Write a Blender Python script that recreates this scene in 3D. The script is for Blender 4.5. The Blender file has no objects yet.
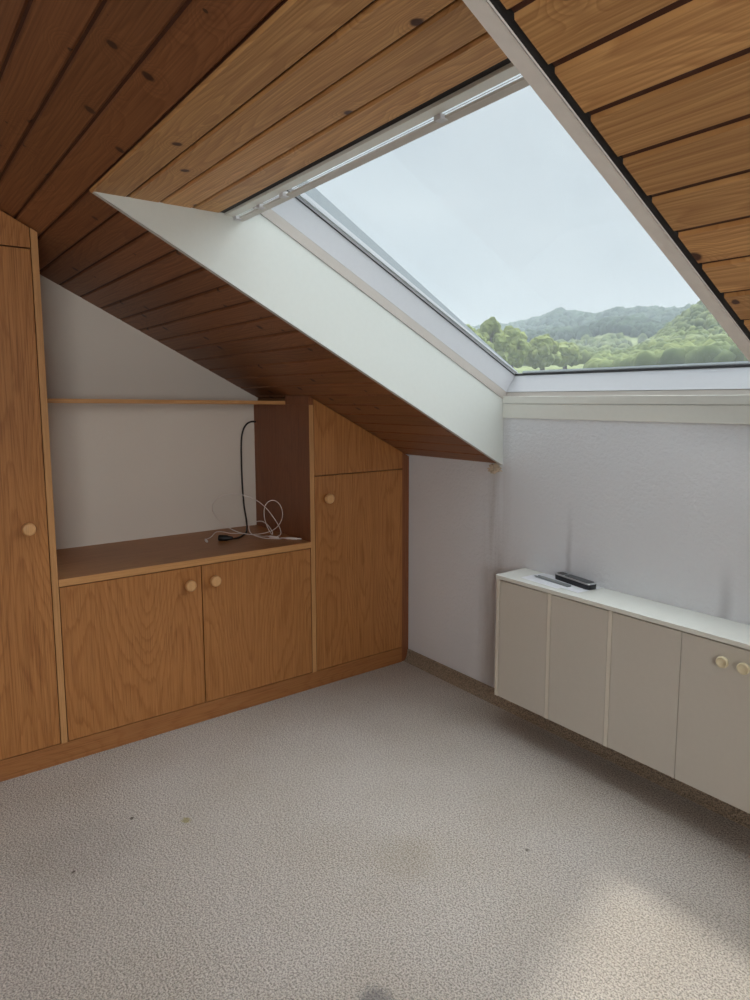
import bpy, bmesh, math, random
import numpy as np
from mathutils import Vector, Matrix

sc = bpy.context.scene
COL = sc.collection
R = math.radians

# ------------------------------------------------------------------ camera, world, light, exposure
F_PX = 674.398
cam_d = bpy.data.cameras.new('camera')
cam = bpy.data.objects.new('camera', cam_d)
COL.objects.link(cam)
cam.location = (2.5909, -2.1658, 1.35)
cam.rotation_euler = (R(83.1577), R(0.2078), R(53.6205))
cam_d.sensor_fit = 'HORIZONTAL'
cam_d.sensor_width = 36.0
cam_d.lens = F_PX * 36.0 / 750.0
cam_d.shift_x = (375 - 368.487) / 750.0
cam_d.shift_y = -(500 - 479.504) / 750.0
cam_d.clip_start = 0.02
cam_d.clip_end = 6000
sc.camera = cam

sc.view_settings.view_transform = 'Standard'
sc.view_settings.look = 'None'
sc.view_settings.exposure = 0.0
sc.view_settings.gamma = 1.0
sc.view_settings.use_curve_mapping = False
sc.cycles.max_bounces = 14
sc.cycles.diffuse_bounces = 8
sc.cycles.transparent_max_bounces = 16
sc.cycles.use_denoising = True

world = bpy.data.worlds.new('overcast_sky')
sc.world = world
world.use_nodes = True
wn = world.node_tree.nodes
wl = world.node_tree.links
wn.clear()
w_out = wn.new('ShaderNodeOutputWorld')
w_bg = wn.new('ShaderNodeBackground')
w_tc = wn.new('ShaderNodeTexCoord')
w_map = wn.new('ShaderNodeMapping')
w_map.inputs['Scale'].default_value = (1.0, 1.0, 2.2)
w_no = wn.new('ShaderNodeTexNoise')
w_no.inputs['Scale'].default_value = 2.3
w_no.inputs['Detail'].default_value = 5
w_no.inputs['Roughness'].default_value = 0.5
w_rp = wn.new('ShaderNodeValToRGB')
w_rp.color_ramp.elements[0].position = 0.34
w_rp.color_ramp.elements[0].color = (0.48, 0.545, 0.605, 1)
w_rp.color_ramp.elements[1].position = 0.66
w_rp.color_ramp.elements[1].color = (0.60, 0.665, 0.715, 1)
wl.new(w_tc.outputs['Generated'], w_map.inputs['Vector'])
wl.new(w_map.outputs[0], w_no.inputs['Vector'])
wl.new(w_no.outputs['Fac'], w_rp.inputs['Fac'])
wl.new(w_rp.outputs['Color'], w_bg.inputs['Color'])
w_bg.inputs['Strength'].default_value = 1.0
wl.new(w_bg.outputs[0], w_out.inputs[0])


def sun(name, direction, strength, angle, color):
    d = bpy.data.lights.new(name, 'SUN')
    d.energy = strength
    d.angle = R(angle)
    d.color = color
    o = bpy.data.objects.new(name, d)
    o.rotation_euler = Vector(direction).to_track_quat('-Z', 'Y').to_euler()
    o.location = (0, 4, 6)
    COL.objects.link(o)
    return o


# bright cloud cover around the hidden sun, and the veiled sun itself
sun('cloud_light', (0.05, -0.62, -0.78), 8.2, 92, (0.93, 0.97, 1.0))
sun('veiled_sun', (0.636, -0.40, -1.0), 2.1, 4.0, (1.0, 0.93, 0.82))


def area(name, loc, direction, sx, sy, power, color):
    d = bpy.data.lights.new(name, 'AREA')
    d.shape = 'RECTANGLE'
    d.size = sx
    d.size_y = sy
    d.energy = power
    d.color = color
    o = bpy.data.objects.new(name, d)
    o.location = loc
    o.rotation_euler = Vector(direction).to_track_quat('-Z', 'Y').to_euler()
    COL.objects.link(o)
    return o


# added fill light, set in a made-up window in the unseen rear gable
area('rear_fill_light', (4.72, -3.2, 1.45), (-1, 0.1, -0.25), 1.3, 1.2, 62, (1.0, 0.97, 0.93))

# ------------------------------------------------------------------ measures
ZK = 1.0648            # ceiling height at the knee wall
T = 0.5171             # roof pitch (rise / run)
TH = math.atan(T)
XL, XR = 0.618, 1.920  # window reveal
D = 0.540              # cabinet depth; gable wall at x = -D
YT0, YT1 = -1.681, -1.659
YS0, YS1 = -0.587, -0.565
YR = -0.0456
ZC = 0.701
KICK = 0.079
PITCH = 0.0817
YB = -1.642            # start of the level lining above the window
ZH = 1.909
RIDGE_Y = -3.2
X1 = 4.6


def cz(y):
    return ZK - T * y


U = Vector((0, -math.cos(TH), math.sin(TH)))
N = Vector((0, math.sin(TH), math.cos(TH)))
W0 = Vector((0, 0, 1.342))


def WP(x, s, a):
    """A point of the window: x across, s up the slope, a outwards."""
    return Vector((x, 0, 0)) + W0 + U * s + N * a


# ------------------------------------------------------------------ node helpers
class NT:
    def __init__(self, name):
        self.m = bpy.data.materials.new(name)
        self.m.use_nodes = True
        self.t = self.m.node_tree
        self.t.nodes.clear()
        self.out = self.n('ShaderNodeOutputMaterial')

    def n(self, kind, **kw):
        nd = self.t.nodes.new(kind)
        for k, v in kw.items():
            setattr(nd, k, v)
        return nd

    def l(self, a, b):
        self.t.links.new(a, b)

    def val(self, sock, v):
        if hasattr(v, 'is_output') or hasattr(v, 'links'):
            self.l(v, sock)
        else:
            sock.default_value = v

    def math(self, op, a, b=None, c=None, clamp=False):
        nd = self.n('ShaderNodeMath', operation=op)
        nd.use_clamp = clamp
        self.val(nd.inputs[0], a)
        if b is not None:
            self.val(nd.inputs[1], b)
        if c is not None:
            self.val(nd.inputs[2], c)
        return nd.outputs[0]

    def xyz(self, x, y, z):
        nd = self.n('ShaderNodeCombineXYZ')
        self.val(nd.inputs[0], x)
        self.val(nd.inputs[1], y)
        self.val(nd.inputs[2], z)
        return nd.outputs[0]

    def obj(self):
        s = self.n('ShaderNodeSeparateXYZ')
        tc = self.n('ShaderNodeTexCoord')
        self.l(tc.outputs['Object'], s.inputs[0])
        return tc.outputs['Object'], s.outputs[0], s.outputs[1], s.outputs[2]

    def noise(self, vec, scale=1, detail=3, rough=0.5, dist=0):
        nd = self.n('ShaderNodeTexNoise')
        self.l(vec, nd.inputs['Vector'])
        nd.inputs['Scale'].default_value = scale
        nd.inputs['Detail'].default_value = detail
        nd.inputs['Roughness'].default_value = rough
        nd.inputs['Distortion'].default_value = dist
        return nd.outputs['Fac']

    def ramp(self, fac, stops):
        nd = self.n('ShaderNodeValToRGB')
        e = nd.color_ramp.elements
        while len(e) < len(stops):
            e.new(0.5)
        for k, (p, c) in enumerate(stops):
            e[k].position = p
            e[k].color = (c[0], c[1], c[2], 1) if not isinstance(c, (int, float)) else (c, c, c, 1)
        self.l(fac, nd.inputs[0])
        return nd.outputs['Color']

    def rng(self, v, a, b, c, d, smooth=False):
        nd = self.n('ShaderNodeMapRange')
        nd.interpolation_type = 'SMOOTHSTEP' if smooth else 'LINEAR'
        self.l(v, nd.inputs[0])
        for i, q in enumerate((a, b, c, d)):
            nd.inputs[i + 1].default_value = q
        return nd.outputs[0]

    def mix(self, fac, a, b, mode='MIX'):
        nd = self.n('ShaderNodeMix', data_type='RGBA', blend_type=mode)
        self.val(nd.inputs[0], fac)
        for s, v in ((nd.inputs[6], a), (nd.inputs[7], b)):
            if isinstance(v, tuple):
                s.default_value = (v[0], v[1], v[2], 1)
            else:
                self.l(v, s)
        return nd.outputs[2]

    def bump(self, h, strength, dist):
        nd = self.n('ShaderNodeBump')
        nd.inputs['Strength'].default_value = strength
        nd.inputs['Distance'].default_value = dist
        self.l(h, nd.inputs['Height'])
        return nd.outputs[0]

    def bsdf(self, color, rough=0.5, normal=None, spec=0.5, metal=0.0, coat=0.0):
        b = self.n('ShaderNodeBsdfPrincipled')
        if isinstance(color, tuple):
            b.inputs['Base Color'].default_value = (color[0], color[1], color[2], 1)
        else:
            self.l(color, b.inputs['Base Color'])
        self.val(b.inputs['Roughness'], rough)
        b.inputs['Specular IOR Level'].default_value = spec
        b.inputs['Metallic'].default_value = metal
        b.inputs['Coat Weight'].default_value = coat
        if normal is not None:
            self.l(normal, b.inputs['Normal'])
        self.l(b.outputs[0], self.out.inputs[0])
        return b


def srgb(r, g, b):
    f = lambda c: c / 12.92 if c <= 0.04045 else ((c + 0.055) / 1.055) ** 2.4
    return (f(r / 255), f(g / 255), f(b / 255))


def plain(name, c, rough=0.5, metal=0.0, spec=0.5, grain=0.03):
    t = NT(name)
    v, x, y, z = t.obj()
    n = t.noise(v, 60, 3)
    col = t.mix(t.rng(n, 0.3, 0.7, 0, 1), tuple(q * (1 - grain) for q in c), tuple(min(1, q * (1 + grain)) for q in c))
    t.bsdf(col, rough, metal=metal, spec=spec)
    return t.m


def pine(name, c_lo, c_mid, c_hi, knot):
    """Knotty pine boards running along x; the face attribute 'bid' tells the boards apart."""
    t = NT(name)
    v, x, y, z = t.obj()
    at = t.n('ShaderNodeAttribute')
    at.attribute_name = 'bid'
    bid = at.outputs['Fac']
    off = t.math('MULTIPLY', bid, 7.31)
    # knots
    kv = t.xyz(t.math('ADD', x, off), t.math('ADD', y, t.math('MULTIPLY', bid, 0.37)), 0.0)
    vo = t.n('ShaderNodeTexVoronoi', voronoi_dimensions='2D', feature='F1')
    t.l(kv, vo.inputs['Vector'])
    vo.inputs['Scale'].default_value = 6.2
    kd = vo.outputs['Distance']
    sep = t.n('ShaderNodeSeparateColor')
    t.l(vo.outputs['Color'], sep.inputs[0])
    size = t.rng(sep.outputs[0], 0.30, 0.75, 0.0, 0.085)
    nz = t.noise(t.xyz(x, y, bid), 60, 2)
    kd2 = t.math('ADD', kd, t.rng(nz, 0.3, 0.7, -0.008, 0.008))
    kn = t.math('SUBTRACT', 1.0, t.math('DIVIDE', kd2, t.math('ADD', size, 0.0005)), clamp=True)
    kn = t.rng(kn, 0.0, 0.45, 0, 1, True)
    swirl = t.rng(kd, 0.0, 0.34, 1.0, 0.0, True)
    swirl = t.math('MULTIPLY', swirl, t.rng(sep.outputs[0], 0.25, 0.5, 0.0, 0.16))
    # cathedral growth rings: contours of a field stretched along the board
    f = t.noise(t.xyz(t.math('ADD', t.math('MULTIPLY', x, 0.75), off), t.math('MULTIPLY', y, 7.0), t.math('MULTIPLY', bid, 3.7)), 1.0, 2, 0.45)
    wob = t.noise(t.xyz(t.math('ADD', t.math('MULTIPLY', x, 4.0), off), t.math('MULTIPLY', y, 25.0), bid), 1.0, 2)
    ph = t.math('ADD', t.math('MULTIPLY', t.math('ADD', f, swirl), 24.0), t.math('ADD', t.math('MULTIPLY', y, 55.0), t.math('MULTIPLY', wob, 0.9)))
    saw = t.math('FRACT', ph)
    ring = t.ramp(saw, [(0.0, 0.0), (0.62, 0.55), (0.86, 1.0), (1.0, 0.0)])
    fine = t.noise(t.xyz(t.math('MULTIPLY', x, 3.0), t.math('MULTIPLY', y, 260.0), bid), 1.0, 3)
    br = t.noise(t.xyz(t.math('MULTIPLY', x, 0.6), t.math('MULTIPLY', bid, 5.77), 0.3), 1.0, 1)
    col = t.mix(t.math('MULTIPLY', ring, 0.45), c_hi, c_lo)
    col = t.mix(t.rng(fine, 0.38, 0.66, 0.0, 0.55), col, c_lo)
    tone = t.rng(br, 0.3, 0.7, 0.80, 1.14)
    hs = t.n('ShaderNodeHueSaturation')
    t.l(tone, hs.inputs['Value'])
    t.l(col, hs.inputs['Color'])
    halo = t.math('MULTIPLY', t.rng(kd, 0.0, 0.16, 1, 0, True), t.rng(sep.outputs[0], 0.30, 0.75, 0.0, 0.45))
    col = t.mix(halo, hs.outputs[0], c_lo)
    col = t.mix(kn, col, knot)
    b = t.bump(fine, 0.12, 0.0005)
    t.bsdf(col, 0.48, b, spec=0.35)
    return t.m


def oak(name, along, c_dark, c_mid, c_lite, rough=0.42, figure=1.0):
    """Veneer with its grain along 'x', 'y' or 'z'."""
    t = NT(name)
    v, x, y, z = t.obj()
    oi = t.n('ShaderNodeObjectInfo')
    rnd = t.math('MULTIPLY', oi.outputs['Random'], 31.0)
    g, a = {'z': (z, y), 'y': (y, t.math('ADD', x, z)), 'x': (x, y)}[along]
    if along == 'z':
        a = t.math('ADD', y, x)
    f = t.noise(t.xyz(t.math('MULTIPLY', g, 0.8), t.math('MULTIPLY', a, 4.6), rnd), 1.0, 1.0, 0.3)
    ph = t.math('MULTIPLY', f, 26.0)
    wob = t.noise(t.xyz(t.math('MULTIPLY', g, 9.0), t.math('MULTIPLY', a, 120.0), rnd), 1.0, 2)
    saw = t.math('FRACT', t.math('ADD', ph, t.math('MULTIPLY', wob, 0.7)))
    ring = t.ramp(saw, [(0.0, 0.15), (0.60, 0.25), (0.88, 1.0), (1.0, 0.15)])
    pores = t.noise(t.xyz(t.math('MULTIPLY', g, 5.0), t.math('MULTIPLY', a, 420.0), rnd), 1.0, 3, 0.6)
    streak = t.noise(t.xyz(t.math('MULTIPLY', g, 0.5), t.math('MULTIPLY', a, 110.0), rnd), 1.0, 3, 0.6)
    col = t.mix(t.math('MULTIPLY', ring, 0.75 * figure), c_lite, c_mid)
    col = t.mix(t.rng(streak, 0.36, 0.70, 0.0, 0.55), col, c_mid)
    col = t.mix(t.rng(pores, 0.50, 0.68, 0.0, 0.62), col, c_dark)
    b = t.bump(pores, 0.10, 0.0004)
    t.bsdf(col, rough, b, spec=0.4)
    return t.m


M = {}
M['pine'] = pine('aged_pine_shaded', srgb(104, 62, 36), srgb(132, 84, 52), srgb(150, 100, 64), srgb(66, 40, 28))  # main ceiling pine, darkened so that its shade sits in the colour
M['pine_lit'] = pine('aged_pine_lit', srgb(156, 104, 58), srgb(190, 140, 86), srgb(216, 168, 110), srgb(84, 50, 34))  # same pine, paler: the brighter light by the window put into the colour
M['groove'] = plain('groove_pine', srgb(74, 38, 22), 0.6)
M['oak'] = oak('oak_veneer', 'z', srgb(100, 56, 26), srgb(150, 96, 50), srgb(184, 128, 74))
M['oak_h'] = oak('oak_veneer_level', 'y', srgb(126, 80, 46), srgb(166, 114, 68), srgb(186, 134, 84))
M['oak_plinth'] = oak('oak_veneer_plinth', 'y', srgb(110, 66, 34), srgb(148, 96, 54), srgb(166, 114, 68))
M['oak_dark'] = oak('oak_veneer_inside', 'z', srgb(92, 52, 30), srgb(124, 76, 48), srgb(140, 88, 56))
M['oak_edge'] = oak('oak_edge_band', 'z', srgb(150, 104, 62), srgb(178, 130, 82), srgb(194, 146, 96), figure=0.4)
M['oak_edge_h'] = oak('oak_edge_band_level', 'y', srgb(160, 112, 66), srgb(186, 136, 84), srgb(200, 150, 98), figure=0.4)
M['knob'] = oak('turned_wood', 'x', srgb(176, 128, 80), srgb(200, 152, 102), srgb(212, 166, 116), 0.35, 0.5)
M['white_board'] = plain('white_painted_board', srgb(206, 210, 206), 0.42, grain=0.01)
M['white_edge'] = plain('white_board_edge', srgb(238, 235, 231), 0.5, grain=0.02)
M['white_frame'] = plain('white_window_frame', srgb(204, 206, 211), 0.3, grain=0.01)
M['lining_beige'] = plain('pale_window_lining', srgb(180, 173, 166), 0.5, grain=0.01)
M['vent'] = plain('grey_vent_flap', srgb(214, 213, 208), 0.4)
M['seal'] = plain('black_seal', srgb(28, 26, 28), 0.7)
M['rail'] = plain('outer_aluminium_rail', srgb(150, 160, 166), 0.5)
M['radiator_white'] = plain('cream_lacquer', srgb(206, 202, 193), 0.35, grain=0.01)
M['radiator_top'] = plain('white_laminate', srgb(230, 232, 226), 0.22, grain=0.01)
M['radiator_edge'] = plain('cream_board_edge', srgb(222, 217, 205), 0.4, grain=0.01)
M['knob_cream'] = plain('cream_knob', srgb(226, 216, 184), 0.3)
M['cable_black'] = plain('black_rubber', srgb(22, 20, 20), 0.5)
M['cable_white'] = plain('white_plastic', srgb(226, 218, 214), 0.4)
M['paper'] = plain('white_paper', srgb(226, 228, 234), 0.8)
M['handset_body'] = plain('black_plastic', srgb(22, 24, 32), 0.3)
M['handset_face'] = plain('dark_grey_face', srgb(70, 74, 78), 0.35)
M['silver'] = plain('silver_trim', srgb(196, 200, 204), 0.3, metal=0.6)
M['grey_metal'] = plain('grey_metal', srgb(150, 156, 158), 0.4, metal=0.5)
M['plaster_lump'] = plain('torn_plaster', srgb(206, 192, 172), 0.9, grain=0.25)
M['inside'] = plain('cabinet_inside', srgb(120, 84, 52), 0.7)


def wall_paint(name, c, bump_scale, bump_d, soot=False):
    t = NT(name)
    v, x, y, z = t.obj()
    big = t.noise(v, 1.6, 3)
    col = t.mix(t.rng(big, 0.35, 0.65, 0, 1), tuple(q * 0.965 for q in c), c)
    if soot:
        # dust marks risen from the radiator on the plaster, and stains in the corner
        for sx, top, wd, k in ((0.968, 0.99, 0.020, 0.28), (1.575, 0.86, 0.034, 0.26), (1.70, 0.83, 0.03, 0.2)):
            wv = t.math('ADD', x, t.rng(t.noise(t.xyz(z, sx, 0), 9, 2), 0, 1, -0.012, 0.012))
            gx = t.rng(t.math('ABSOLUTE', t.math('SUBTRACT', wv, sx)), 0.0, wd, 1, 0, True)
            gz = t.rng(z, 0.66, top, 1, 0, True)
            col = t.mix(t.math('MULTIPLY', t.math('MULTIPLY', gx, gz), k), col, srgb(74, 74, 80))
        st = t.noise(t.xyz(t.math('MULTIPLY', x, 22), 0, t.math('MULTIPLY', z, 2.0)), 1, 4)
        near = t.rng(t.math('ABSOLUTE', t.math('SUBTRACT', x, 0.585)), 0.0, 0.10, 1, 0, True)
        col = t.mix(t.math('MULTIPLY', t.math('MULTIPLY', near, t.rng(st, 0.35, 0.7, 0, 1)), 0.4), col, srgb(140, 130, 122))
    h = t.noise(v, bump_scale, 4, 0.6)
    b = t.bump(h, 0.6, bump_d)
    t.bsdf(col, 0.85, b, spec=0.2)
    return t.m


M['wall'] = wall_paint('white_gable_paint', srgb(228, 222, 214), 70, 0.0012)
M['plaster'] = wall_paint('rough_white_plaster', srgb(228, 232, 238), 70, 0.009, True)


def carpet_mat(name, c, pile=True):
    t = NT(name)
    v, x, y, z = t.obj()
    vo = t.n('ShaderNodeTexVoronoi', feature='F1')
    t.l(v, vo.inputs['Vector'])
    vo.inputs['Scale'].default_value = 120
    n1 = t.noise(v, 210, 2, 0.6)
    n2 = t.noise(v, 120, 2, 0.6)
    n3 = t.noise(v, 2.2, 3, 0.55)
    lo = tuple(q * 0.44 for q in c)
    col = t.mix(t.rng(n1, 0.36, 0.58, 0, 1), lo, c)
    col = t.mix(t.rng(n2, 0.59, 0.67, 0.0, 0.85), col, tuple(q * 0.5 for q in c))
    col = t.mix(t.rng(n3, 0.3, 0.7, 0.0, 1.0), col, t.mix(1.0, col, (0.90, 0.88, 0.84), 'MULTIPLY'))
    if pile:
        def spot(px, py, r, k, cc, sx=1.0):
            nonlocal col
            dx = t.math('MULTIPLY', t.math('SUBTRACT', x, px), sx)
            dy = t.math('SUBTRACT', y, py)
            d = t.math('SQRT', t.math('ADD', t.math('MULTIPLY', dx, dx), t.math('MULTIPLY', dy, dy)))
            d = t.math('ADD', d, t.rng(n2, 0.2, 0.8, -r * 0.5, r * 0.5))
            col = t.mix(t.math('MULTIPLY', t.rng(d, r * 0.4, r, 1, 0, True), k), col, cc)
        spot(0.602, -1.439, 0.020, 0.6, srgb(150, 140, 70))
        spot(1.495, -1.345, 0.050, 0.55, srgb(96, 98, 104))
        spot(0.487, -1.576, 0.009, 0.8, srgb(60, 48, 40))
        spot(0.640, -1.790, 0.007, 0.8, srgb(60, 40, 40))
        spot(1.356, -0.670, 0.009, 0.7, srgb(80, 70, 60))
        spot(1.16, -0.98, 0.13, 0.16, srgb(140, 120, 80))
        spot(0.55, -1.75, 0.22, 0.16, srgb(110, 98, 86))
    h = t.math('ADD', t.math('MULTIPLY', t.math('SUBTRACT', 1.0, vo.outputs['Distance']), 0.6), t.math('MULTIPLY', n1, 0.8))
    b = t.bump(h, 0.9, 0.006)
    t.bsdf(col, 0.95, b, spec=0.1)
    return t.m


M['carpet'] = carpet_mat('beige_loop_carpet', srgb(216, 209, 202))
M['carpet_strip'] = carpet_mat('brown_carpet_strip', srgb(178, 162, 144), False)


def glass_mat():
    t = NT('clear_window_glass')
    tr = t.n('ShaderNodeBsdfTransparent')
    tr.inputs[0].default_value = (0.97, 0.985, 0.98, 1)
    gl = t.n('ShaderNodeBsdfGlossy')
    gl.inputs['Roughness'].default_value = 0.01
    fr = t.n('ShaderNodeFresnel')
    fr.inputs[0].default_value = 1.35
    mx = t.n('ShaderNodeMixShader')
    t.l(t.math('MULTIPLY', fr.outputs[0], 0.06), mx.inputs[0])
    t.l(tr.outputs[0], mx.inputs[1])
    t.l(gl.outputs[0], mx.inputs[2])
    du = t.n('ShaderNodeBsdfTranslucent')
    du.inputs[0].default_value = (0.8, 0.82, 0.84, 1)
    m2 = t.n('ShaderNodeMixShader')
    m2.inputs[0].default_value = 0.022   # dust on the pane
    t.l(mx.outputs[0], m2.inputs[1])
    t.l(du.outputs[0], m2.inputs[2])
    t.l(m2.outputs[0], t.out.inputs[0])
    return t.m


M['glass'] = glass_mat()


def leaf_mat(name, a, b, scale):
    t = NT(name)
    v, x, y, z = t.obj()
    n = t.noise(v, scale, 4, 0.6)
    col = t.mix(t.rng(n, 0.35, 0.65, 0, 1), a, b)
    t.bsdf(col, 0.9, spec=0.1)
    return t.m


M['meadow'] = leaf_mat('meadow_green', srgb(92, 106, 64), srgb(122, 132, 86), 0.02)
M['forest'] = leaf_mat('woodland_green', srgb(36, 54, 46), srgb(62, 82, 60), 0.02)
M['woodland'] = leaf_mat('light_woodland', srgb(70, 86, 48), srgb(112, 124, 72), 0.05)
M['tree_pale'] = leaf_mat('spring_leaves', srgb(104, 118, 66), srgb(140, 150, 92), 0.5)
M['bark'] = plain('grey_bark', srgb(90, 80, 70), 0.9)


# ------------------------------------------------------------------ mesh helpers
class MB:
    """Collects shapes in world coordinates; build() links them as one mesh object."""

    def __init__(self):
        self.b = bmesh.new()
        self.bid = self.b.faces.layers.float.new('bid')

    def face(self, pts, bid=0.0, mi=0):
        f = self.b.faces.new([self.b.verts.new(p) for p in pts])
        f[self.bid] = bid
        f.material_index = mi
        return f

    def hull(self, lo, hi, bid=0.0, mi=0, bevel=0.0, seg=2):
        """A solid between two rings of equal length."""
        n = len(lo)
        a = [self.b.verts.new(p) for p in lo]
        c = [self.b.verts.new(p) for p in hi]
        fs = [self.b.faces.new(a[::-1]), self.b.faces.new(c)]
        for i in range(n):
            j = (i + 1) % n
            fs.append(self.b.faces.new((a[i], a[j], c[j], c[i])))
        for f in fs:
            f[self.bid] = bid
            f.material_index = mi
        bmesh.ops.recalc_face_normals(self.b, faces=fs)
        if bevel > 0:
            es = {e for f in fs for e in f.edges}
            bmesh.ops.bevel(self.b, geom=list(es), offset=bevel, segments=seg, affect='EDGES', profile=0.5, clamp_overlap=True)
        return self

    def box(self, x0, x1, y0, y1, z0, z1, bevel=0.0, bid=0.0, mi=0):
        lo = [(x0, y0, z0), (x1, y0, z0), (x1, y1, z0), (x0, y1, z0)]
        return self.hull(lo, [(p[0], p[1], z1) for p in lo], bid, mi, bevel)

    def prism_x(self, yz, x0, x1, bevel=0.0, bid=0.0, mi=0):
        return self.hull([(x0, y, z) for y, z in yz], [(x1, y, z) for y, z in yz], bid, mi, bevel)

    def win(self, x0, x1, sa, bevel=0.0, mi=0):
        """A prism along x whose profile is given in (s, a)."""
        return self.hull([WP(x0, s, a) for s, a in sa], [WP(x1, s, a) for s, a in sa], 0, mi, bevel)

    def tube(self, pts, r, n=10, cap=True, mi=0):
        pts = [Vector(p) for p in pts]
        rings = []
        up = Vector((0, 0, 1))
        prev = None
        for i, p in enumerate(pts):
            d = (pts[min(i + 1, len(pts) - 1)] - pts[max(i - 1, 0)]).normalized()
            if prev is None:
                a = d.cross(up)
                if a.length < 1e-3:
                    a = d.cross(Vector((1, 0, 0)))
                a.normalize()
            else:
                a = (prev - d * prev.dot(d)).normalized()
            prev = a
            c = d.cross(a)
            rr = r[i] if isinstance(r, (list, tuple)) else r
            rings.append([self.b.verts.new(p + (a * math.cos(q) + c * math.sin(q)) * rr) for q in [2 * math.pi * k / n for k in range(n)]])
        for u, w in zip(rings, rings[1:]):
            for k in range(n):
                f = self.b.faces.new((u[k], u[(k + 1) % n], w[(k + 1) % n], w[k]))
                f.smooth = True
                f.material_index = mi
        if cap:
            self.b.faces.new(rings[0][::-1]).material_index = mi
            self.b.faces.new(rings[-1]).material_index = mi
        return self

    def lathe(self, base, axis, prof, n=32):
        """prof: (distance along axis, radius)."""
        axis = Vector(axis).normalized()
        a = axis.orthogonal().normalized()
        c = axis.cross(a)
        rings = []
        for h, r in prof:
            o = Vector(base) + axis * h
            if r < 1e-6:
                rings.append([self.b.verts.new(o)])
            else:
                rings.append([self.b.verts.new(o + (a * math.cos(q) + c * math.sin(q)) * r) for q in [2 * math.pi * k / n for k in range(n)]])
        for u, w in zip(rings, rings[1:]):
            for k in range(n):
                j = (k + 1) % n
                vs = [u[k % len(u)], u[j % len(u)], w[j % len(w)], w[k % len(w)]]
                vs = list(dict.fromkeys(vs))
                if len(vs) >= 3:
                    f = self.b.faces.new(vs)
                    f.smooth = True
        return self

    def build(self, name, mats, parent=None, kind=None, origin=None):
        bmesh.ops.recalc_face_normals(self.b, faces=self.b.faces[:])
        if parent is not None:
            o0 = root_loc(parent)
        else:
            o0 = Vector(origin) if origin is not None else Vector((0, 0, 0))
        bmesh.ops.translate(self.b, verts=self.b.verts[:], vec=-o0)
        me = bpy.data.meshes.new(name)
        self.b.to_mesh(me)
        self.b.free()
        for m in (mats if isinstance(mats, (list, tuple)) else [mats]):
            me.materials.append(m)
        o = bpy.data.objects.new(name, me)
        COL.objects.link(o)
        if parent is not None:
            o.parent = parent
        else:
            o.location = o0
        if kind:
            o['kind'] = kind
        return o


def root_loc(o):
    v = Vector(o.location)
    while o.parent is not None:
        o = o.parent
        v += Vector(o.location)
    return v


def tag(o, label, cat, group=None):
    o['label'] = label
    o['category'] = cat
    if group:
        o['group'] = group
    return o


def thing(name, loc, label, cat, group=None):
    o = bpy.data.objects.new(name, None)
    o.empty_display_size = 0.05
    o.location = loc
    COL.objects.link(o)
    return tag(o, label, cat, group)


def struct_root(name, loc):
    o = bpy.data.objects.new(name, None)
    o.location = loc
    o['kind'] = 'structure'
    COL.objects.link(o)
    return o


def smooth_path(pts, sub=8):
    """Catmull-Rom through the points."""
    P = [Vector(p) for p in pts]
    P = [P[0] * 2 - P[1]] + P + [P[-1] * 2 - P[-2]]
    out = []
    for i in range(1, len(P) - 2):
        p0, p1, p2, p3 = P[i - 1:i + 3]
        for k in range(sub):
            t = k / sub
            out.append(0.5 * ((2 * p1) + (p2 - p0) * t + (2 * p0 - 5 * p1 + 4 * p2 - p3) * t * t + (3 * p1 - p0 - 3 * p2 + p3) * t ** 3))
    out.append(P[-2])
    return out


# ------------------------------------------------------------------ room shell
YF = 2 * RIDGE_Y           # the far eave
MB().box(-D - 0.2, X1 + 0.2, YF - 0.2, 0.2, -0.1, 0.0).build('floor', M['carpet'], kind='structure')

# gable wall behind the cabinets
g = [(0.12, 0), (0.12, ZK + 0.001), (0, ZK + 0.001), (RIDGE_Y, cz(RIDGE_Y) + 0.001), (YF, ZK + 0.001), (YF - 0.12, ZK), (YF - 0.12, 0)]
MB().prism_x(g, -D - 0.15, -D).build('wall_left', M['wall'], kind='structure')
# gable wall behind the camera, around a window opening added for the fill light
wy0, wy1, wz0, wz1 = -3.95, -2.45, 0.85, 2.05
m = MB()
m.prism_x([(0.12, 0), (0.12, ZK), (0, ZK), (wy1, cz(wy1)), (wy1, 0)], X1, X1 + 0.2)
m.prism_x([(wy0, 0), (wy0, cz(YF - wy0)), (YF, ZK), (YF - 0.12, ZK), (YF - 0.12, 0)], X1, X1 + 0.2)
m.prism_x([(wy1, 0), (wy1, wz0), (wy0, wz0), (wy0, 0)], X1, X1 + 0.2)
m.prism_x([(wy1, wz1), (wy1, cz(wy1)), (RIDGE_Y, cz(RIDGE_Y)), (wy0, cz(YF - wy0)), (wy0, wz1)], X1, X1 + 0.2)
m.build('wall_rear', M['wall'], kind='structure')
w2 = struct_root('fill_window', (X1, -3.2, wz0))  # made-up window, added to carry the fill light
m = MB()
for a, b in ((wy0, wy0 + 0.07), (-3.235, -3.165), (wy1 - 0.07, wy1)):
    m.box(X1 + 0.03, X1 + 0.09, a, b, wz0, wz1, 0.004)
m.box(X1 + 0.031, X1 + 0.089, wy0 + 0.07, -3.235, wz0, wz0 + 0.07).box(X1 + 0.031, X1 + 0.089, wy0 + 0.07, -3.235, wz1 - 0.07, wz1)
m.box(X1 + 0.031, X1 + 0.089, -3.165, wy1 - 0.07, wz0, wz0 + 0.07).box(X1 + 0.031, X1 + 0.089, -3.165, wy1 - 0.07, wz1 - 0.07, wz1)
m.build('fill_window_frame', M['white_frame'], w2)
MB().box(X1 + 0.058, X1 + 0.062, wy0 + 0.06, wy1 - 0.06, wz0 + 0.06, wz1 - 0.06).build('glass_pane', M['glass'], w2)

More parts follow.
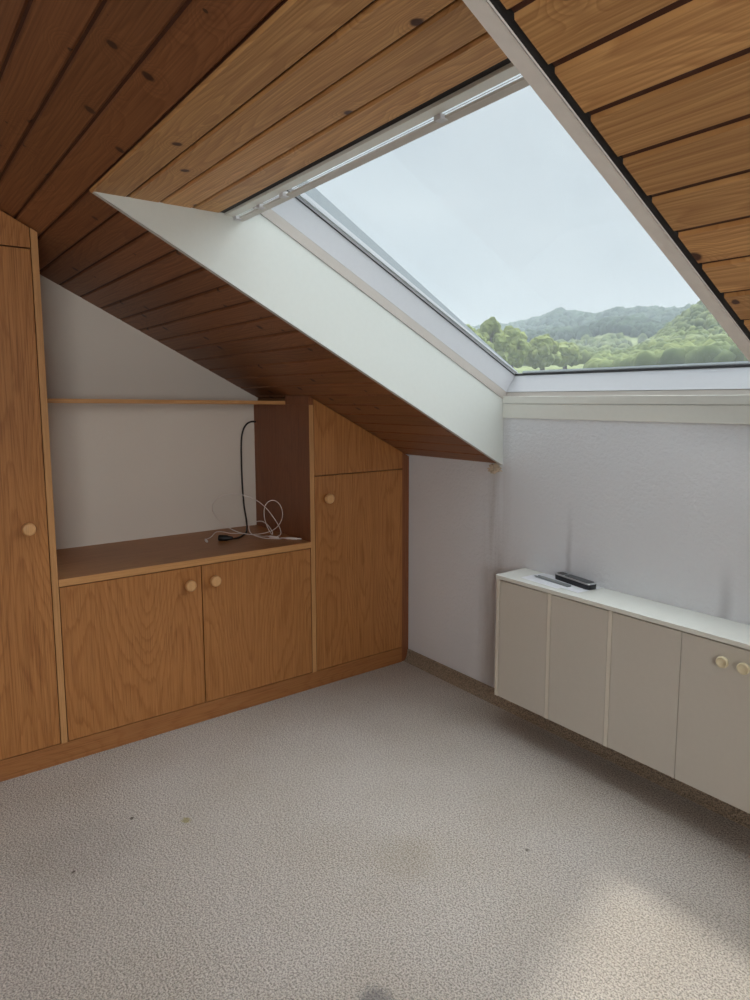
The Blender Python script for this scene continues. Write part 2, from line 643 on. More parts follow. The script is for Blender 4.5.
# knee wall under the skylight, and the far one
m = MB()
m.box(-D - 0.15, XL, 0.0, 0.12, 0, ZK + 0.03)
m.box(XL, XR + 0.03, 0.0, 0.12, 0, 1.330)
m.box(XR + 0.03, X1 + 0.2, 0.0, 0.12, 0, ZK + 0.03)
m.build('wall_right', M['plaster'], kind='structure')
MB().box(-D - 0.15, X1 + 0.2, YF - 0.12, YF, 0, ZK).build('wall_far', M['wall'], kind='structure')

# carpet strip along the foot of the knee wall
MB().prism_x([(0.0, 0.0), (0.0, 0.060), (-0.010, 0.058), (-0.013, 0.03), (-0.020, 0.014), (-0.034, 0.0)], -0.005, X1, 0.002).build('baseboard_right', M['carpet_strip'], kind='structure')


def boards(mb, yc, x0, x1, zfun, half, along_t, thick=0.014, seed=0, mi=0):
    """One flat board with eased edges; the profile is laid along the ceiling's slope."""
    c, s = math.cos(along_t), math.sin(along_t)
    w = half / c if False else half
    prof = [(-w, 0.006), (-w + 0.004, 0.0), (w - 0.004, 0.0), (w, 0.006), (w, thick), (-w, thick)]
    yz = [(yc - (q * c) + h * s, zfun(yc) + q * s + h * c) for q, h in prof]
    mb.prism_x(yz, x0, x1, 0, bid=seed, mi=mi)


cm = MB()
rnd = random.Random(4)
half = PITCH / math.cos(TH) / 2 - 0.0030
k = -20
y = YB - PITCH * 0.5
# boards below the break, beside the window
ys = []
yy = YB + PITCH * 0.5
while yy < 0.06:
    ys.append(yy)
    yy += PITCH
for i, yc in enumerate(ys):
    hw = half
    b1, b2 = rnd.uniform(0, 20), rnd.uniform(0, 20)
    if yc > -0.02:
        continue
    boards(cm, yc, -D - 0.1, XL - 0.019, cz, hw, TH, seed=b1)
    boards(cm, yc, XR + 0.043, X1, cz, hw - 0.001, TH, seed=b2, mi=2)  # paler copy of the ceiling pine, its light painted in
yy = YB - PITCH * 0.5
while yy > RIDGE_Y + 0.02:
    boards(cm, yy, -D - 0.1, X1, cz, half, TH, seed=rnd.uniform(0, 20))
    yy -= PITCH
# the opposite slope
fz = lambda q: ZK - T * (YF - q)
yy = YF + PITCH * 0.5
while yy < RIDGE_Y - 0.02:
    boards(cm, yy, -D - 0.1, X1, fz, half, -TH, seed=rnd.uniform(0, 20))
    yy += PITCH


# the tongues seen in the grooves: backing sheets 7 mm above the faces
def sheet(x0, x1, y0, y1, zf, lift=0.007, th=0.05):
    cm.prism_x([(y0, zf(y0) + lift), (y1, zf(y1) + lift), (y1, zf(y1) + lift + th), (y0, zf(y0) + lift + th)], x0, x1, mi=1)


sheet(-D - 0.15, XL - 0.0195, YB, 0.0, cz)
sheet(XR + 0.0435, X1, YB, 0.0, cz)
sheet(-D - 0.15, X1, RIDGE_Y, YB, cz)
sheet(-D - 0.15, X1, YF, RIDGE_Y, fz)
cm.build('ceiling', [M['pine'], M['groove'], M['pine_lit']], kind='structure')

# level lining above the skylight
lm = MB()
for a, b in ((YB + 0.002, -1.545), (-1.538, -1.452), (-1.445, -1.355), (-1.348, -1.268)):
    prof = [(a, ZH + 0.005), (a + 0.004, ZH), (b - 0.004, ZH), (b, ZH + 0.005), (b, ZH + 0.013), (a, ZH + 0.013)]
    lm.prism_x(prof, XL - 0.018, XR + 0.02, bid=rnd.uniform(0, 20))
lm.box(XL - 0.0185, XR + 0.0205, YB + 0.001, -1.255, ZH + 0.0075, ZH + 0.03, mi=1)
lm.build('trim_1', [M['pine_lit'], M['groove']], kind='structure')

# white side boards of the window recess
rev = [(YB + 0.006, cz(YB + 0.006)), (0.0, cz(0.0)), (0.0, 1.342), tuple(WP(0, 1.33, 0))[1:], (-1.262, WP(0, 1.33, 0).z), (-1.268, ZH + 0.001), (YB + 0.006, ZH + 0.001)]
MB().prism_x(rev, XL - 0.019, XL, 0.0).build('trim_2', M['white_board'], kind='structure')
MB().prism_x(rev, XR, XR + 0.028, 0.0).build('trim_3', M['white_edge'], kind='structure')
# shadow gap along the right-hand board and above the window head
MB().prism_x([(YB, cz(YB) + 0.004), (0, cz(0) + 0.004), (0, cz(0) + 0.06), (YB, cz(YB) + 0.06)], XR + 0.028, XR + 0.0432).build('trim_4', M['seal'], kind='structure')
MB().box(XL, XR, -1.268, -1.253, ZH + 0.002, ZH + 0.04).build('trim_5', M['seal'], kind='structure')
MB().box(XL, XR, -1.253, -1.2225, ZH - 0.006, ZH + 0.05, 0.0015).build('trim_6', M['radiator_top'], kind='structure')
# boards under the window
MB().box(XL, XR, -0.007, 0.0, 1.267, 1.3255, 0.001).build('trim_7', M['radiator_top'], kind='structure')
MB().prism_x([(-0.010, 1.327), (0.03, 1.327), (0.03, 1.357), (-0.010, 1.357)], XL, XR, 0.0012).build('trim_8', M['radiator_top'], kind='structure')

# ------------------------------------------------------------------ skylight
wr = struct_root('window_1', (0.5 * (XL + XR), -0.55, 1.64))
S1 = 1.30
m = MB()   # outer frame: faces square to the glass
m.win(XL - 0.018, XR + 0.018, [(-0.05, 0.0), (0.0, 0.0), (0.004, 0.034), (-0.05, 0.034)])
m.win(XL - 0.05, XL + 0.003, [(-0.05, 0.0005), (S1 + 0.06, 0.0005), (S1 + 0.06, 0.034), (-0.05, 0.034)])
m.win(XR - 0.003, XR + 0.05, [(-0.05, 0.0005), (S1 + 0.06, 0.0005), (S1 + 0.06, 0.034), (-0.05, 0.034)])
m.win(XL - 0.018, XR + 0.018, [(S1 + 0.03, 0.0), (S1 + 0.08, 0.0), (S1 + 0.08, 0.034), (S1 + 0.03, 0.034)])
m.build('outer_frame', M['lining_beige'], wr)
m = MB()   # sash: faces slanted towards the glass
L0, L1 = 0.002, 0.011
A0, A1 = 0.035, 0.115


def rail_x(mb, side):
    """A sash side, cut as a prism along the slope."""
    if side < 0:
        q = [(XL - 0.05, A0), (XL + L0, A0), (XL + L1, A1), (XL + L1, A1 + 0.012), (XL - 0.05, A1 + 0.012)]
    else:
        q = [(XR + 0.05, A0), (XR - L0, A0), (XR - L1, A1), (XR - L1, A1 + 0.012), (XR + 0.05, A1 + 0.012)]
    mb.hull([WP(x, -0.05, a) for x, a in q], [WP(x, S1 + 0.05, a) for x, a in q])


rail_x(m, -1)
rail_x(m, 1)
m.win(XL - 0.02, XR + 0.02, [(-0.05, A0 + 0.0005), (L0 + 0.003, A0 + 0.0005), (L1 - 0.010, A1), (L1 - 0.010, A1 + 0.0115), (-0.05, A1 + 0.0115)])
m.win(XL - 0.02, XR + 0.02, [(S1 + 0.05, A0 + 0.0005), (S1 + 0.012, A0 + 0.0005), (S1 + 0.006, A1), (S1 + 0.006, A1 + 0.0115), (S1 + 0.05, A1 + 0.0115)])
m.build('sash', M['white_frame'], wr)
m = MB()   # black seal between sash and pane
m.win(XL + L1, XR - L1, [(L1 - 0.010, A1 - 0.001), (L1 - 0.008, A1 - 0.001), (L1 - 0.008, A1 + 0.008), (L1 - 0.010, A1 + 0.008)])
m.win(XL + L1 - 0.001, XL + L1 + 0.0025, [(L1 - 0.010, A1 - 0.0008), (S1, A1 - 0.0008), (S1, A1 + 0.0025), (L1 - 0.010, A1 + 0.0025)])
m.win(XR - L1 - 0.004, XR - L1 + 0.001, [(L1 - 0.010, A1 - 0.0008), (S1, A1 - 0.0008), (S1, A1 + 0.0025), (L1 - 0.010, A1 + 0.0025)])
m.build('seal', M['seal'], wr)
MB().win(XL + L1 - 0.005, XR - L1 + 0.005, [(L1 - 0.02, A1 + 0.004), (S1 + 0.015, A1 + 0.004), (S1 + 0.015, A1 + 0.009), (L1 - 0.02, A1 + 0.009)]).build('glass_pane', M['glass'], wr)
m = MB()   # outer rails beside the glass
m.win(XL + L1 - 0.03, XL + L1 + 0.010, [(0.0, A1 + 0.012), (S1, A1 + 0.012), (S1, 0.145), (0.0, 0.130)])
m.build('glazing_bead', M['white_frame'], wr)
m = MB()
m.win(XL + L1 - 0.03, XL + L1 + 0.008, [(0.0, 0.1305), (S1, 0.1455), (S1, 0.190), (0.0, 0.132)])
m.build('outer_rail', M['rail'], wr)
MB().win(XL + 0.05, XR - 0.045, [(L1 - 0.03, A1 + 0.010), (L1 - 0.006, A1 + 0.010), (L1 - 0.006, A1 + 0.018), (L1 - 0.03, A1 + 0.018)]).build('glazing_bead', M['rail'], wr)
# ventilation flap hanging under the window head, with its brackets
vf = MB().prism_x([(-1.2153, 1.9010), (-1.2130, 1.8965), (-1.1945, 1.8925), (-1.1917, 1.8950), (-1.1917, 1.9050)], XL + 0.004, XR - 0.001, 0.0006)
vf.build('vent_flap', M['vent'], wr)
MB().box(XL + 0.012, XR - 0.001, -1.2192, -1.2180, 1.9017, 1.9027).build('vent_rod', M['white_frame'], wr)
for q in (XL + 0.012, XL + 0.165, XL + 0.30, 1.545):
    MB().box(q - 0.010, q + 0.010, -1.2260, -1.205, 1.8935, 1.9045, 0.0015).build('vent_bracket', M['white_frame'], wr)

# torn bit of plaster and foam under the corner of the recess
m = MB()
rr = random.Random(9)
bmesh.ops.create_icosphere(m.b, subdivisions=3, radius=1.0)
for v in m.b.verts:
    n_ = v.co.normalized()
    k_ = 1 + 0.35 * math.sin(9 * n_.x + 3) * math.sin(11 * n_.z + 1) + 0.18 * rr.uniform(-1, 1)
    v.co = Vector((0.576 + n_.x * 0.034 * k_, -0.004 + n_.y * 0.012 * k_, 1.046 + n_.z * 0.020 * k_))
o = m.build('plaster_lump', M['plaster_lump'], origin=(0.585, -0.004, 1.03))
tag(o, 'torn lump of beige plaster under the lower corner of the white window recess', 'plaster')

# ------------------------------------------------------------------ built-in cabinets
KP = [(0.0, 0.0125), (0.006, 0.0125), (0.009, 0.0150), (0.012, 0.0205), (0.016, 0.0225), (0.029, 0.0225), (0.0335, 0.0190), (0.0345, 0.0160), (0.0345, 0.0)]
KNOB_ME = None


def wood_knob(parent, y, z):
    return MB().lathe((0.0, y - 0.007, z + 0.004), (1, 0, 0), KP).build('knob', M['knob'], parent)


def door(parent, name, y0, y1, z0, z1, z1r=None, mat='oak'):
    """A veneered door in the front plane; z1r lets the top follow the ceiling."""
    zr = z1 if z1r is None else z1r
    return MB().hull([(-0.019, y0, z0), (-0.019, y1, z0), (-0.019, y1, zr), (-0.019, y0, z1)],
                     [(0, y0, z0), (0, y1, z0), (0, y1, zr), (0, y0, z1)], bevel=0.0012).build(name, M[mat], parent)


CL = 0.004   # clearance under the ceiling
YW = -2.30
# tall cabinet
tall = thing('tall_cabinet', (-0.27, -1.98, KICK), 'tall oak veneer wardrobe cabinet with one round knob, left of the niche', 'cabinet')
m = MB()
ins = [(YW, KICK), (YT0 - 0.0005, KICK), (YT0 - 0.0005, cz(YT0) - CL), (YW, cz(YW) - CL)]
m.prism_x(ins, -D + 0.001, -0.0215)
m.build('body', M['inside'], tall)
m = MB()
m.prism_x([(YT0, KICK), (YT1, KICK), (YT1, cz(YT1) - CL), (YT0, cz(YT0) - CL)], -D + 0.001, 0.0, 0.0008)
o = m.build('side_panel', M['oak_edge'], tall)
o['label'] = 'pale oak edge of the side panel'
d1 = door(tall, 'door', YW, YT0 - 0.003, KICK + 0.003, 1.8585)
wood_knob(d1, -1.741, 0.897)
door(tall, 'upper_door', YW, YT0 - 0.003, 1.8635, cz(YW) - CL - 0.001, cz(YT0 - 0.003) - CL - 0.001)

# low cabinet with two doors
low = thing('low_cabinet', (-0.27, -1.12, KICK), 'low two-door oak veneer cupboard with two round knobs, between tall and angled cabinets', 'cabinet')
MB().box(-D + 0.001, -0.0215, YT1 + 0.0005, YS0 - 0.0005, KICK, ZC - 0.0275).build('body', M['inside'], low)
d1 = door(low, 'door', YT1 + 0.003, -1.1155, KICK + 0.003, 0.6700)
wood_knob(d1, -1.163, 0.596)
d2 = door(low, 'door', -1.1115, YS0 - 0.003, KICK + 0.003, 0.6700)
wood_knob(d2, -1.056, 0.598)

# worktop in the niche
ct = thing('worktop', (-0.27, -1.12, ZC - 0.027), 'oak veneer worktop with pale front edge on the low two-door cupboard', 'worktop')
MB().box(-D + 0.001, -0.0005, YT1 + 0.0005, YS0 - 0.0005, ZC - 0.027, ZC, 0.0008).build('top_board', M['oak_h'], ct)
o = MB().box(-0.0004, 0.0035, YT1 + 0.0005, YS0 - 0.0005, ZC - 0.027, ZC, 0.001).build('front_edge', M['oak_edge_h'], ct)
o['label'] = 'pale oak front edge'

# angled cabinet at the knee wall
ang = thing('angled_cabinet', (-0.27, -0.3, KICK), 'oak veneer cabinet with sloping top and one knob, beside the white knee wall', 'cabinet')
Z_SP = 1.3225
MB().prism_x([(YS1 + 0.0005, KICK), (-0.001, KICK), (-0.001, cz(-0.001) - CL), (YS1 + 0.0005, cz(YS1) - CL)], -D + 0.001, -0.0215).build('body', M['inside'], ang)
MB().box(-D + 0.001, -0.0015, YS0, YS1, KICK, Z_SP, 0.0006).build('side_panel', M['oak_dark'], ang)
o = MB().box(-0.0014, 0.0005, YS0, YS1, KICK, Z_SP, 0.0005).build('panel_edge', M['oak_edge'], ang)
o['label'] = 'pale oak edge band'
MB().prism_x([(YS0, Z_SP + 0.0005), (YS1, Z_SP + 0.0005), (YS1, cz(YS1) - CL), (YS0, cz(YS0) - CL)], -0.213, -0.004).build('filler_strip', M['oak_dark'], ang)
d1 = door(ang, 'door', YS1 + 0.003, YR - 0.003, KICK + 0.003, 0.9990)
wood_knob(d1, -0.490, 0.891)
door(ang, 'upper_door', YS1 + 0.003, YR - 0.003, 1.0035, cz(YS1 + 0.003) - CL - 0.001, cz(YR - 0.003) - CL - 0.001)
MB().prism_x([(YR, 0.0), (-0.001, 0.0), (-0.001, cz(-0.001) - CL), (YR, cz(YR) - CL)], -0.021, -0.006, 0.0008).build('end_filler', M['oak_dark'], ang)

# common plinth
tag(MB().box(-0.024, -0.003, YW, YR - 0.001, 0.0, KICK - 0.001, 0.001).build('plinth', M['oak_plinth'], origin=(-0.012, -1.17, 0.0)),
    'long oak plinth on the carpet below all the oak cabinet doors', 'plinth')

# shelf in the niche
sh = thing('wall_shelf', (-0.38, -1.12, 1.3235), 'thin oak shelf board across the niche above the worktop', 'shelf')
ya_, yb_ = YT1 + 0.0005, YS1 - 0.004


def shelf(x0, x1, nm, mt):
    return MB().hull([(x0, ya_, 1.3385), (x0, yb_, 1.3235), (x0, yb_, 1.3405), (x0, ya_, 1.3555)],
                     [(x1, ya_, 1.3385), (x1, yb_, 1.3235), (x1, yb_, 1.3405), (x1, ya_, 1.3555)], bevel=0.0006).build(nm, mt, sh)


shelf(-D + 0.001, -0.2186, 'shelf_board', M['oak_h'])
o = shelf(-0.2185, -0.2150, 'front_edge', M['oak_edge_h'])
o['label'] = 'pale oak front edge'

# ------------------------------------------------------------------ cables on the worktop
zt = ZC + 0.0042
bc = thing('power_cable', (-0.45, -0.68, ZC), 'black power cable hanging down the niche wall onto the worktop, ending in a socket', 'cable')
pts = [(-0.515, -0.590, 1.236), (-0.517, -0.615, 1.236), (-0.520, -0.640, 1.222), (-0.521, -0.660, 1.188), (-0.521, -0.670, 1.12), (-0.520, -0.671, 0.95), (-0.515, -0.667, 0.82),
       (-0.49, -0.668, 0.745), (-0.44, -0.690, 0.712), (-0.36, -0.735, zt), (-0.28, -0.805, zt), (-0.248, -0.860, zt + 0.004), (-0.25, -0.882, zt + 0.008)]
MB().tube(smooth_path(pts, 10), 0.0042, 10).build('cord', M['cable_black'], bc)
# the socket: a tapered grip, a squarer body
m = MB()
a, b = Vector((-0.250, -0.868, ZC + 0.0125)), Vector((-0.288, -0.925, ZC + 0.0145))
dv = (b - a).normalized()
m.lathe(a - dv * 0.012, dv, [(0.0, 0.0), (0.0, 0.006), (0.008, 0.0085), (0.020, 0.0100), (0.026, 0.0135), (0.062, 0.0140), (0.066, 0.0120), (0.066, 0.0095), (0.058, 0.0090), (0.058, 0.0)], 20)
m.build('socket', M['cable_black'], bc)

wc = thing('charging_cable', (-0.22, -0.75, ZC), 'thin white charging cable in loose loops on the worktop by the dark side panel', 'cable')


loop = [(-0.128, -0.668, 0.7045), (-0.15, -0.690, 0.7045), (-0.190, -0.735, 0.708), (-0.235, -0.768, 0.725), (-0.260, -0.767, 0.757), (-0.265, -0.735, 0.771),
        (-0.250, -0.703, 0.773), (-0.222, -0.686, 0.755), (-0.204, -0.674, 0.726), (-0.200, -0.679, 0.716), (-0.200, -0.699, 0.748), (-0.200, -0.716, 0.798), (-0.190, -0.720, 0.847),
        (-0.180, -0.706, 0.875), (-0.170, -0.680, 0.881), (-0.160, -0.654, 0.858), (-0.160, -0.642, 0.814), (-0.180, -0.645, 0.769), (-0.210, -0.667, 0.733), (-0.240, -0.710, 0.717),
        (-0.280, -0.753, 0.712), (-0.310, -0.800, 0.724), (-0.330, -0.851, 0.756), (-0.330, -0.895, 0.800), (-0.300, -0.930, 0.855), (-0.265, -0.915, 0.903), (-0.240, -0.868, 0.920), (-0.230, -0.808, 0.911),
        (-0.220, -0.747, 0.883), (-0.200, -0.707, 0.844), (-0.180, -0.677, 0.796), (-0.165, -0.655, 0.748), (-0.165, -0.652, 0.718), (-0.172, -0.680, 0.7055), (-0.19, -0.695, 0.7055)]
MB().tube(smooth_path(loop, 8), 0.0017, 8).build('cord', M['cable_white'], wc)
MB().tube(smooth_path([(-0.327, -0.952, 0.706), (-0.335, -0.925, 0.712), (-0.35, -0.895, 0.728), (-0.35, -0.860, 0.726), (-0.34, -0.82, 0.715), (-0.31, -0.77, 0.7135), (-0.255, -0.715, 0.7035), (-0.215, -0.695, 0.7045)], 8), 0.0016, 8).build('cord', M['cable_white'], wc)


def plug(a, b, r):
    a, b = Vector(a), Vector(b)
    L = (b - a).length
    return MB().lathe(a, b - a, [(0, 0), (0, r * 0.45), (L * 0.25, r * 0.6), (L * 0.32, r), (L * 0.78, r), (L * 0.80, r * 0.62), (L, r * 0.62), (L, 0)], 14).build('plug', M['cable_white'], wc)


plug((-0.222, -0.700, 0.7070), (-0.145, -0.672, 0.7070), 0.0058)
plug((-0.142, -0.664, 0.7066), (-0.062, -0.600, 0.7066), 0.0054)
plug((-0.327, -0.958, 0.7070), (-0.262, -0.975, 0.7070), 0.0058)

# ------------------------------------------------------------------ radiator cover under the window
RX0, RX1, RY, RZ0, RZ1 = 0.7574, 3.30, -0.1748, 0.136, 0.6433
rc = thing('radiator_cover', (1.9, -0.09, RZ0), 'long cream radiator cabinet with white top and panelled front, mounted under the skylight', 'radiator cover')
o = MB().box(RX0 - 0.004, RX1, RY - 0.003, -0.001, RZ1 - 0.016, RZ1, 0.0015).build('top_board', M['radiator_top'], rc)
o['label'] = 'white top board'
MB().box(RX0, RX0 + 0.016, RY - 0.001, -0.001, RZ0, RZ1 - 0.0165, 0.001).build('side_panel', M['radiator_edge'], rc)
MB().box(RX0 + 0.0165, RX1, -0.03, -0.0015, RZ0 + 0.02, RZ1 - 0.0165).build('body', M['radiator_white'], rc)
MB().box(RX0 + 0.0165, RX1, RY + 0.022, RY + 0.034, RZ0 + 0.02, RZ1 - 0.0165).build('backing_board', M['radiator_white'], rc)
edges = [RX0 + 0.019, 1.0296, 1.2876, 1.5327, 1.8640, 2.1210, 2.3780, 2.6350, 2.8920, RX1 - 0.01]
for i, (a, b) in enumerate(zip(edges, edges[1:])):
    isd = i == 3
    g0 = 0.0012
    g1 = 0.0175 if i in (0, 1) else 0.0009
    if i in (0, 1):
        q = MB().box(b - 0.0158, b - 0.0004, RY - 0.001, RY + 0.021, RZ0 + 0.0005, RZ1 - 0.0180, 0.0008).build('divider', M['radiator_edge'], rc)
        q['label'] = 'pale upright divider edge between two panels'
    p = MB().box(a + g0, b - g1, RY, RY + 0.017, RZ0 + 0.001, RZ1 - 0.0205, 0.0012).build('door' if isd else 'front_panel', M['radiator_white'], rc)
    if isd:
        for kx in (1.668, 1.728):
          MB().lathe((kx, RY, 0.573), (0, -1, 0), [(0, 0.009), (0.006, 0.0085), (0.009, 0.012), (0.012, 0.0165), (0.018, 0.0175), (0.0225, 0.0165), (0.0235, 0.0145), (0.0215, 0.0120), (0.0185, 0.0090), (0.0185, 0.0)], 36).build('knob', M['knob_cream'], p)

# things lying on it
zr = RZ1
def sheet_of_paper(z, pts, label):
    o = MB().hull([(x, y, z) for x, y in pts], [(x, y, z + 0.0007) for x, y in pts]).build('paper_sheet', M['paper'], origin=(pts[0][0], pts[0][1], z))
    tag(o, label, 'paper')
    return o


sheet_of_paper(zr + 0.0003, [(0.845, -0.135), (1.035, -0.150), (1.050, -0.020), (0.858, -0.008)], 'white paper sheet lying under the grey metal strip on the radiator cabinet')
sheet_of_paper(zr + 0.0014, [(0.975, -0.125), (1.118, -0.138), (1.132, -0.016), (0.985, -0.010)], 'white folded paper lying under the black handset on the radiator cabinet')
zp = zr + 0.0024
hs = thing('handset', (1.03, -0.05, zp), 'slim black handset with silver rim lying on white paper on the radiator cabinet', 'phone')
ha = math.atan2(-0.034, 0.195)
HC = Vector((1.036, -0.045, zp))
hx, hy = Vector((math.cos(ha), math.sin(ha), 0)), Vector((-math.sin(ha), math.cos(ha), 0))


def rrect(cx, L, Wd, r, z, taper=0.0):
    out = []
    for qx, qy, a0 in ((1, 1, 0), (-1, 1, 90), (-1, -1, 180), (1, -1, 270)):
        for k_ in range(5):
            a = R(a0 + 22.5 * k_)
            px = qx * (L / 2 - r) + r * math.cos(a)
            wl_ = Wd * (1 + taper * px / L)
            py = qy * (wl_ / 2 - r) + r * math.sin(a)
            p = HC + hx * (cx + px) + hy * py
            out.append((p.x, p.y, zp + z))
    return out


MB().hull(rrect(0, 0.186, 0.043, 0.013, 0.0001, 0.15), rrect(0, 0.190, 0.047, 0.015, 0.0190, 0.15)).build('body', M['handset_body'], hs)
MB().hull(rrect(0, 0.191, 0.048, 0.015, 0.0191, 0.15), rrect(0, 0.189, 0.046, 0.014, 0.0235, 0.15), bevel=0.0008).build('rim', M['silver'], hs)
MB().hull(rrect(0.022, 0.130, 0.036, 0.010, 0.0236, 0.1), rrect(0.022, 0.128, 0.034, 0.009, 0.0250, 0.1)).build('keypad_face', M['handset_face'], hs)
MB().hull(rrect(-0.068, 0.036, 0.030, 0.008, 0.0236), rrect(-0.068, 0.034, 0.028, 0.007, 0.0248)).build('earpiece', M['handset_body'], hs)

ms = thing('metal_strip', (0.95, -0.09, zp), 'slim grey metal strip with forked end lying on white paper beside the black handset', 'metal strip')
p0_, p1_ = Vector((0.888, -0.076, zr + 0.0014)), Vector((1.052, -0.100, zr + 0.0014))
dx_ = (p1_ - p0_).normalized()
dy_ = Vector((-dx_.y, dx_.x, 0))


def strip(u0, u1, v0, v1, h, nm):
    q = [p0_ + dx_ * a + dy_ * b for a, b in ((u0, v0), (u1, v0), (u1, v1), (u0, v1))]
    MB().hull([(p.x, p.y, zr + 0.0024) for p in q], [(p.x, p.y, zr + 0.0024 + h) for p in q], bevel=0.001).build(nm, M['grey_metal'], ms)


strip(0.012, 0.166, -0.010, 0.011, 0.0050, 'bar')
strip(-0.014, 0.0118, -0.010, -0.003, 0.0040, 'prong')
strip(-0.010, 0.0118, 0.005, 0.011, 0.0040, 'prong')

# ------------------------------------------------------------------ the valley outside
rng = np.random.default_rng(3)


def sn(x, seed):
    """A smooth 1-D noise."""
    r_ = np.random.default_rng(seed)
    ph = r_.uniform(0, 6.28, 6)
    return sum(np.sin(x * f + p) / (i + 1) for i, (f, p) in enumerate(zip((1, 2.1, 3.9, 7.3, 13.1, 23.7), ph))) / 2.2


# ridge lines: (distance, half width, [(x / y, rise / distance)])
RIDGES = [
    (2100, 700, [(-1.6, .110), (-1.05, .128), (-0.95, .126), (-0.87, .124), (-0.83, .128), (-0.783, .138), (-0.745, .128), (-0.714, .120), (-0.69, .124), (-0.666, .128), (-0.614, .122), (-0.58, .116), (-0.50, .118), (-0.2, .120)]),
    (1250, 350, [(-1.6, .085), (-1.05, .100), (-0.85, .104), (-0.74, .098), (-0.68, .112), (-0.62, .104), (-0.55, .085), (-0.4, .080), (-0.2, .08)]),
    (760, 260, [(-1.6, .070), (-1.0, .090), (-0.86, .086), (-0.78, .080), (-0.70, .066), (-0.64, .060), (-0.60, .078), (-0.56, .108), (-0.525, .127), (-0.48, .140), (-0.4, .150), (-0.2, .15)]),
    (420, 170, [(-1.6, .060), (-1.0, .066), (-0.80, .058), (-0.66, .054), (-0.56, .080), (-0.50, .078), (-0.4, .082), (-0.2, .08)]),
]


def height(x, y):
    r_ = x / y
    z = y * 0.034 - 3.0
    for i, (yd, w, prof) in enumerate(RIDGES):
        px, pe = zip(*prof)
        e = np.interp(r_, px, pe)
        yd2 = yd * (1 + 0.06 * sn(r_ * 7, 20 + i))
        t_ = (y - yd2) / w
        b_ = np.exp(-np.where(t_ < 0, (t_ * 0.9) ** 2, (t_ * 1.3) ** 2))
        z = np.maximum(z, (yd2 * e + 1.35 - 3) * b_ + z * (1 - b_))
    return z + 2.0 * sn(x * 0.02, 5) * np.clip(y / 800, 0, 1) + 1.5 * sn(y * 0.021, 6) * np.clip(y / 800, 0, 1)


ny, nx = 150, 180
yv = 18 * (2700 / 18) ** np.linspace(0, 1, ny)
rv = np.linspace(-1.55, 0.3, nx)
Y, RR = np.meshgrid(yv, rv, indexing='ij')
X = Y * RR
Z = height(X, Y)
me = bpy.data.meshes.new('hillside')
V = np.stack([X.ravel(), Y.ravel(), Z.ravel()], 1)
idx = np.arange(ny * nx).reshape(ny, nx)
Fq = np.stack([idx[:-1, :-1].ravel(), idx[:-1, 1:].ravel(), idx[1:, 1:].ravel(), idx[1:, :-1].ravel()], 1)
me.from_pydata(V.tolist(), [], Fq.tolist())
for p in me.polygons:
    p.use_smooth = True
me.materials.append(M['meadow'])
hill = bpy.data.objects.new('hillside', me)
COL.objects.link(hill)
hill['kind'] = 'structure'

# woods on the hills: crown upon crown
bm_ = bmesh.new()
bmesh.ops.create_icosphere(bm_, subdivisions=2, radius=1.0)
SV = np.array([v.co[:] for v in bm_.verts])
SF = np.array([[v.index for v in f.verts] for f in bm_.faces])
bm_.free()


def woods(name, n, y0, y1, r0, r1, dens, size, mat, seed):
    g_ = np.random.default_rng(seed)
    yy_ = np.exp(g_.uniform(np.log(y0), np.log(y1), n * 4))
    rr_ = g_.uniform(r0, r1, n * 4)
    keep = dens(rr_, yy_) > g_.uniform(0, 1, n * 4)
    yy_, rr_ = yy_[keep][:n], rr_[keep][:n]
    xx_ = yy_ * rr_
    zz_ = height(xx_, yy_)
    sz = size * g_.uniform(0.7, 1.3, len(xx_)) * np.clip(yy_ / 1200, 0.32, 1.4)
    vs, fs = [], []
    for i in range(len(xx_)):
        k_ = 1 + 0.10 * g_.standard_normal(len(SV))[:, None]
        p = SV * k_ * np.array([sz[i], sz[i], sz[i] * 1.25]) + np.array([xx_[i], yy_[i], zz_[i] + sz[i] * 0.55])
        vs.append(p)
        fs.append(SF + i * len(SV))
    me_ = bpy.data.meshes.new(name)
    me_.from_pydata(np.concatenate(vs).tolist(), [], np.concatenate(fs).tolist())
    me_.materials.append(mat)
    me_.polygons.foreach_set('use_smooth', [True] * len(me_.polygons))
    o_ = bpy.data.objects.new(name, me_)
    COL.objects.link(o_)
    o_['kind'] = 'stuff'
    return o_


dens_far = lambda r_, y_: np.where(y_ > 950, 1.0, 0.0)
wo = woods('forest', 8600, 950, 2500, -1.2, 0.2, dens_far, 10, M['forest'], 11)
tag(wo, 'dense bluish forest covering the far hill ridges beyond the skylight', 'forest')
dens_mid = lambda r_, y_: np.where((r_ < -0.70) & (y_ < 270), 0.0, np.where(sn(r_ * 9 + y_ * 0.012, 31) > -0.25, 1.0, 0.08))
wo = woods('woodland', 7000, 150, 900, -1.2, 0.2, dens_mid, 8, M['woodland'], 12)
tag(wo, 'patchy light green woodland on the nearer slopes beyond the skylight', 'woodland')


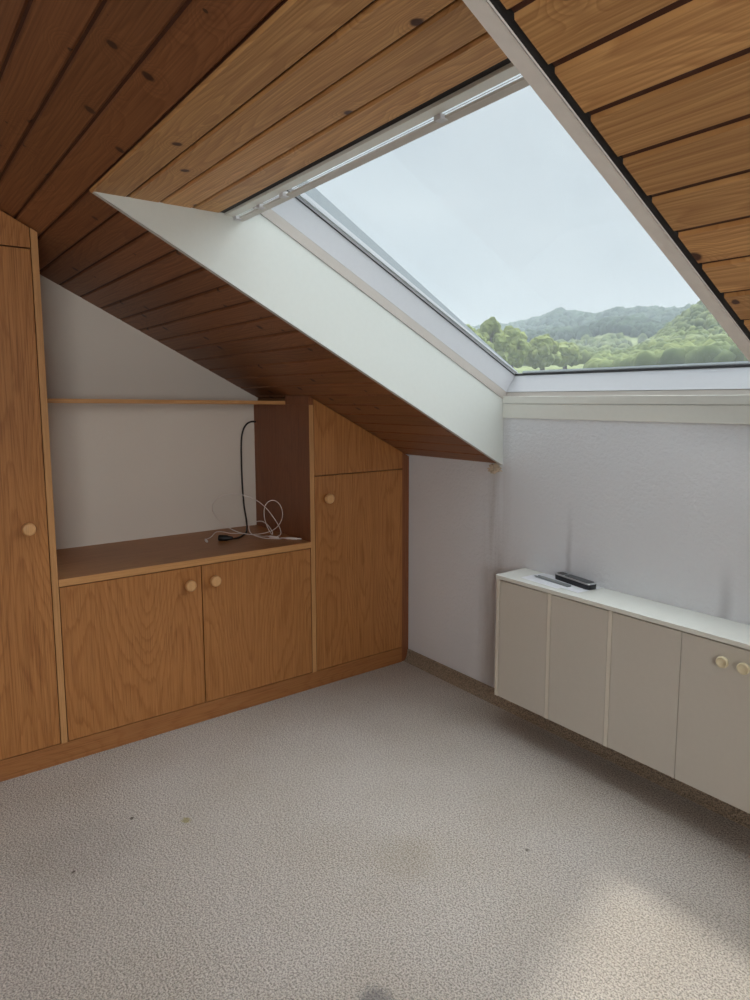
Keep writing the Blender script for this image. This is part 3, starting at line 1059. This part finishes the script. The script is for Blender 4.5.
def tree(x, y, h, w, seed, label):
    r_ = random.Random(seed)
    zb = float(height(np.array([x]), np.array([y]))[0])
    t = thing('broadleaf_tree', (x, y, zb), label, 'tree', 'pale green trees behind the window sill')
    MB().tube([(x, y, zb - 0.3), (x + 0.1, y, zb + h * 0.35), (x - 0.05, y, zb + h * 0.7)], [w * 0.06, w * 0.045, w * 0.02], 8).build('trunk', M['bark'], t)
    m_ = MB()
    for i in range(70):
        a = r_.uniform(0, 6.283)
        q = r_.uniform(0.25, 1.0)
        lift = r_.uniform(0, 1)
        wid = w * 0.5 * math.sin(math.pi * (0.18 + 0.74 * lift)) * math.sqrt(q)
        c = Vector((x + math.cos(a) * wid * 0.75, y + math.sin(a) * wid * 0.75, zb + h * (0.28 + 0.62 * lift)))
        rad = w * r_.uniform(0.09, 0.17)
        res = bmesh.ops.create_icosphere(m_.b, subdivisions=2, radius=rad)
        for v_ in res['verts']:
            d = v_.co.normalized()
            v_.co = v_.co * (1 + 0.16 * math.sin(13 * d.x + i) * math.sin(15 * d.y + 2 * i) + r_.uniform(-0.16, 0.16)) + c
    m_.build('crown', M['tree_pale'], t)


# (x / y, distance, top as rise / distance, width)
for i, (ra, y_, el, wd, lb) in enumerate([
        (-0.945, 150, .158, 13, 'tallest pale green tree at the left end of the tree row beyond the sill'),
        (-1.020, 160, .150, 16, 'pale green tree behind the left sash, left of the tallest tree'),
        (-0.890, 175, .138, 13, 'pale green tree just right of the tallest one beyond the sill'),
        (-0.985, 130, .130, 12, 'lower pale green tree in front of the tallest one'),
        (-0.815, 190, .112, 15, 'round pale tree below the rounded hilltop beyond the sill'),
        (-0.765, 210, .095, 14, 'low pale tree in the middle of the valley beyond the sill')]):
    xx = ra * y_
    zb = float(height(np.array([xx]), np.array([float(y_)]))[0])
    tree(xx, float(y_), el * y_ + 1.35 - zb, wd, 50 + i, lb)

# thin haze over the valley
t = NT('valley_haze')
t.t.nodes.clear()
t.out = t.n('ShaderNodeOutputMaterial')
vs_ = t.n('ShaderNodeVolumeScatter')
vs_.inputs['Color'].default_value = (0.74, 0.90, 1.0, 1)
vs_.inputs['Density'].default_value = 0.00019
vs_.inputs['Anisotropy'].default_value = 0.0
t.l(vs_.outputs[0], t.out.inputs['Volume'])
o = MB().box(-3900, 1200, 30, 2690, -60, 330).build('outside_haze', t.m)
o['kind'] = 'stuff'
tag(o, 'thin bluish haze over the wooded valley beyond the skylight', 'haze')
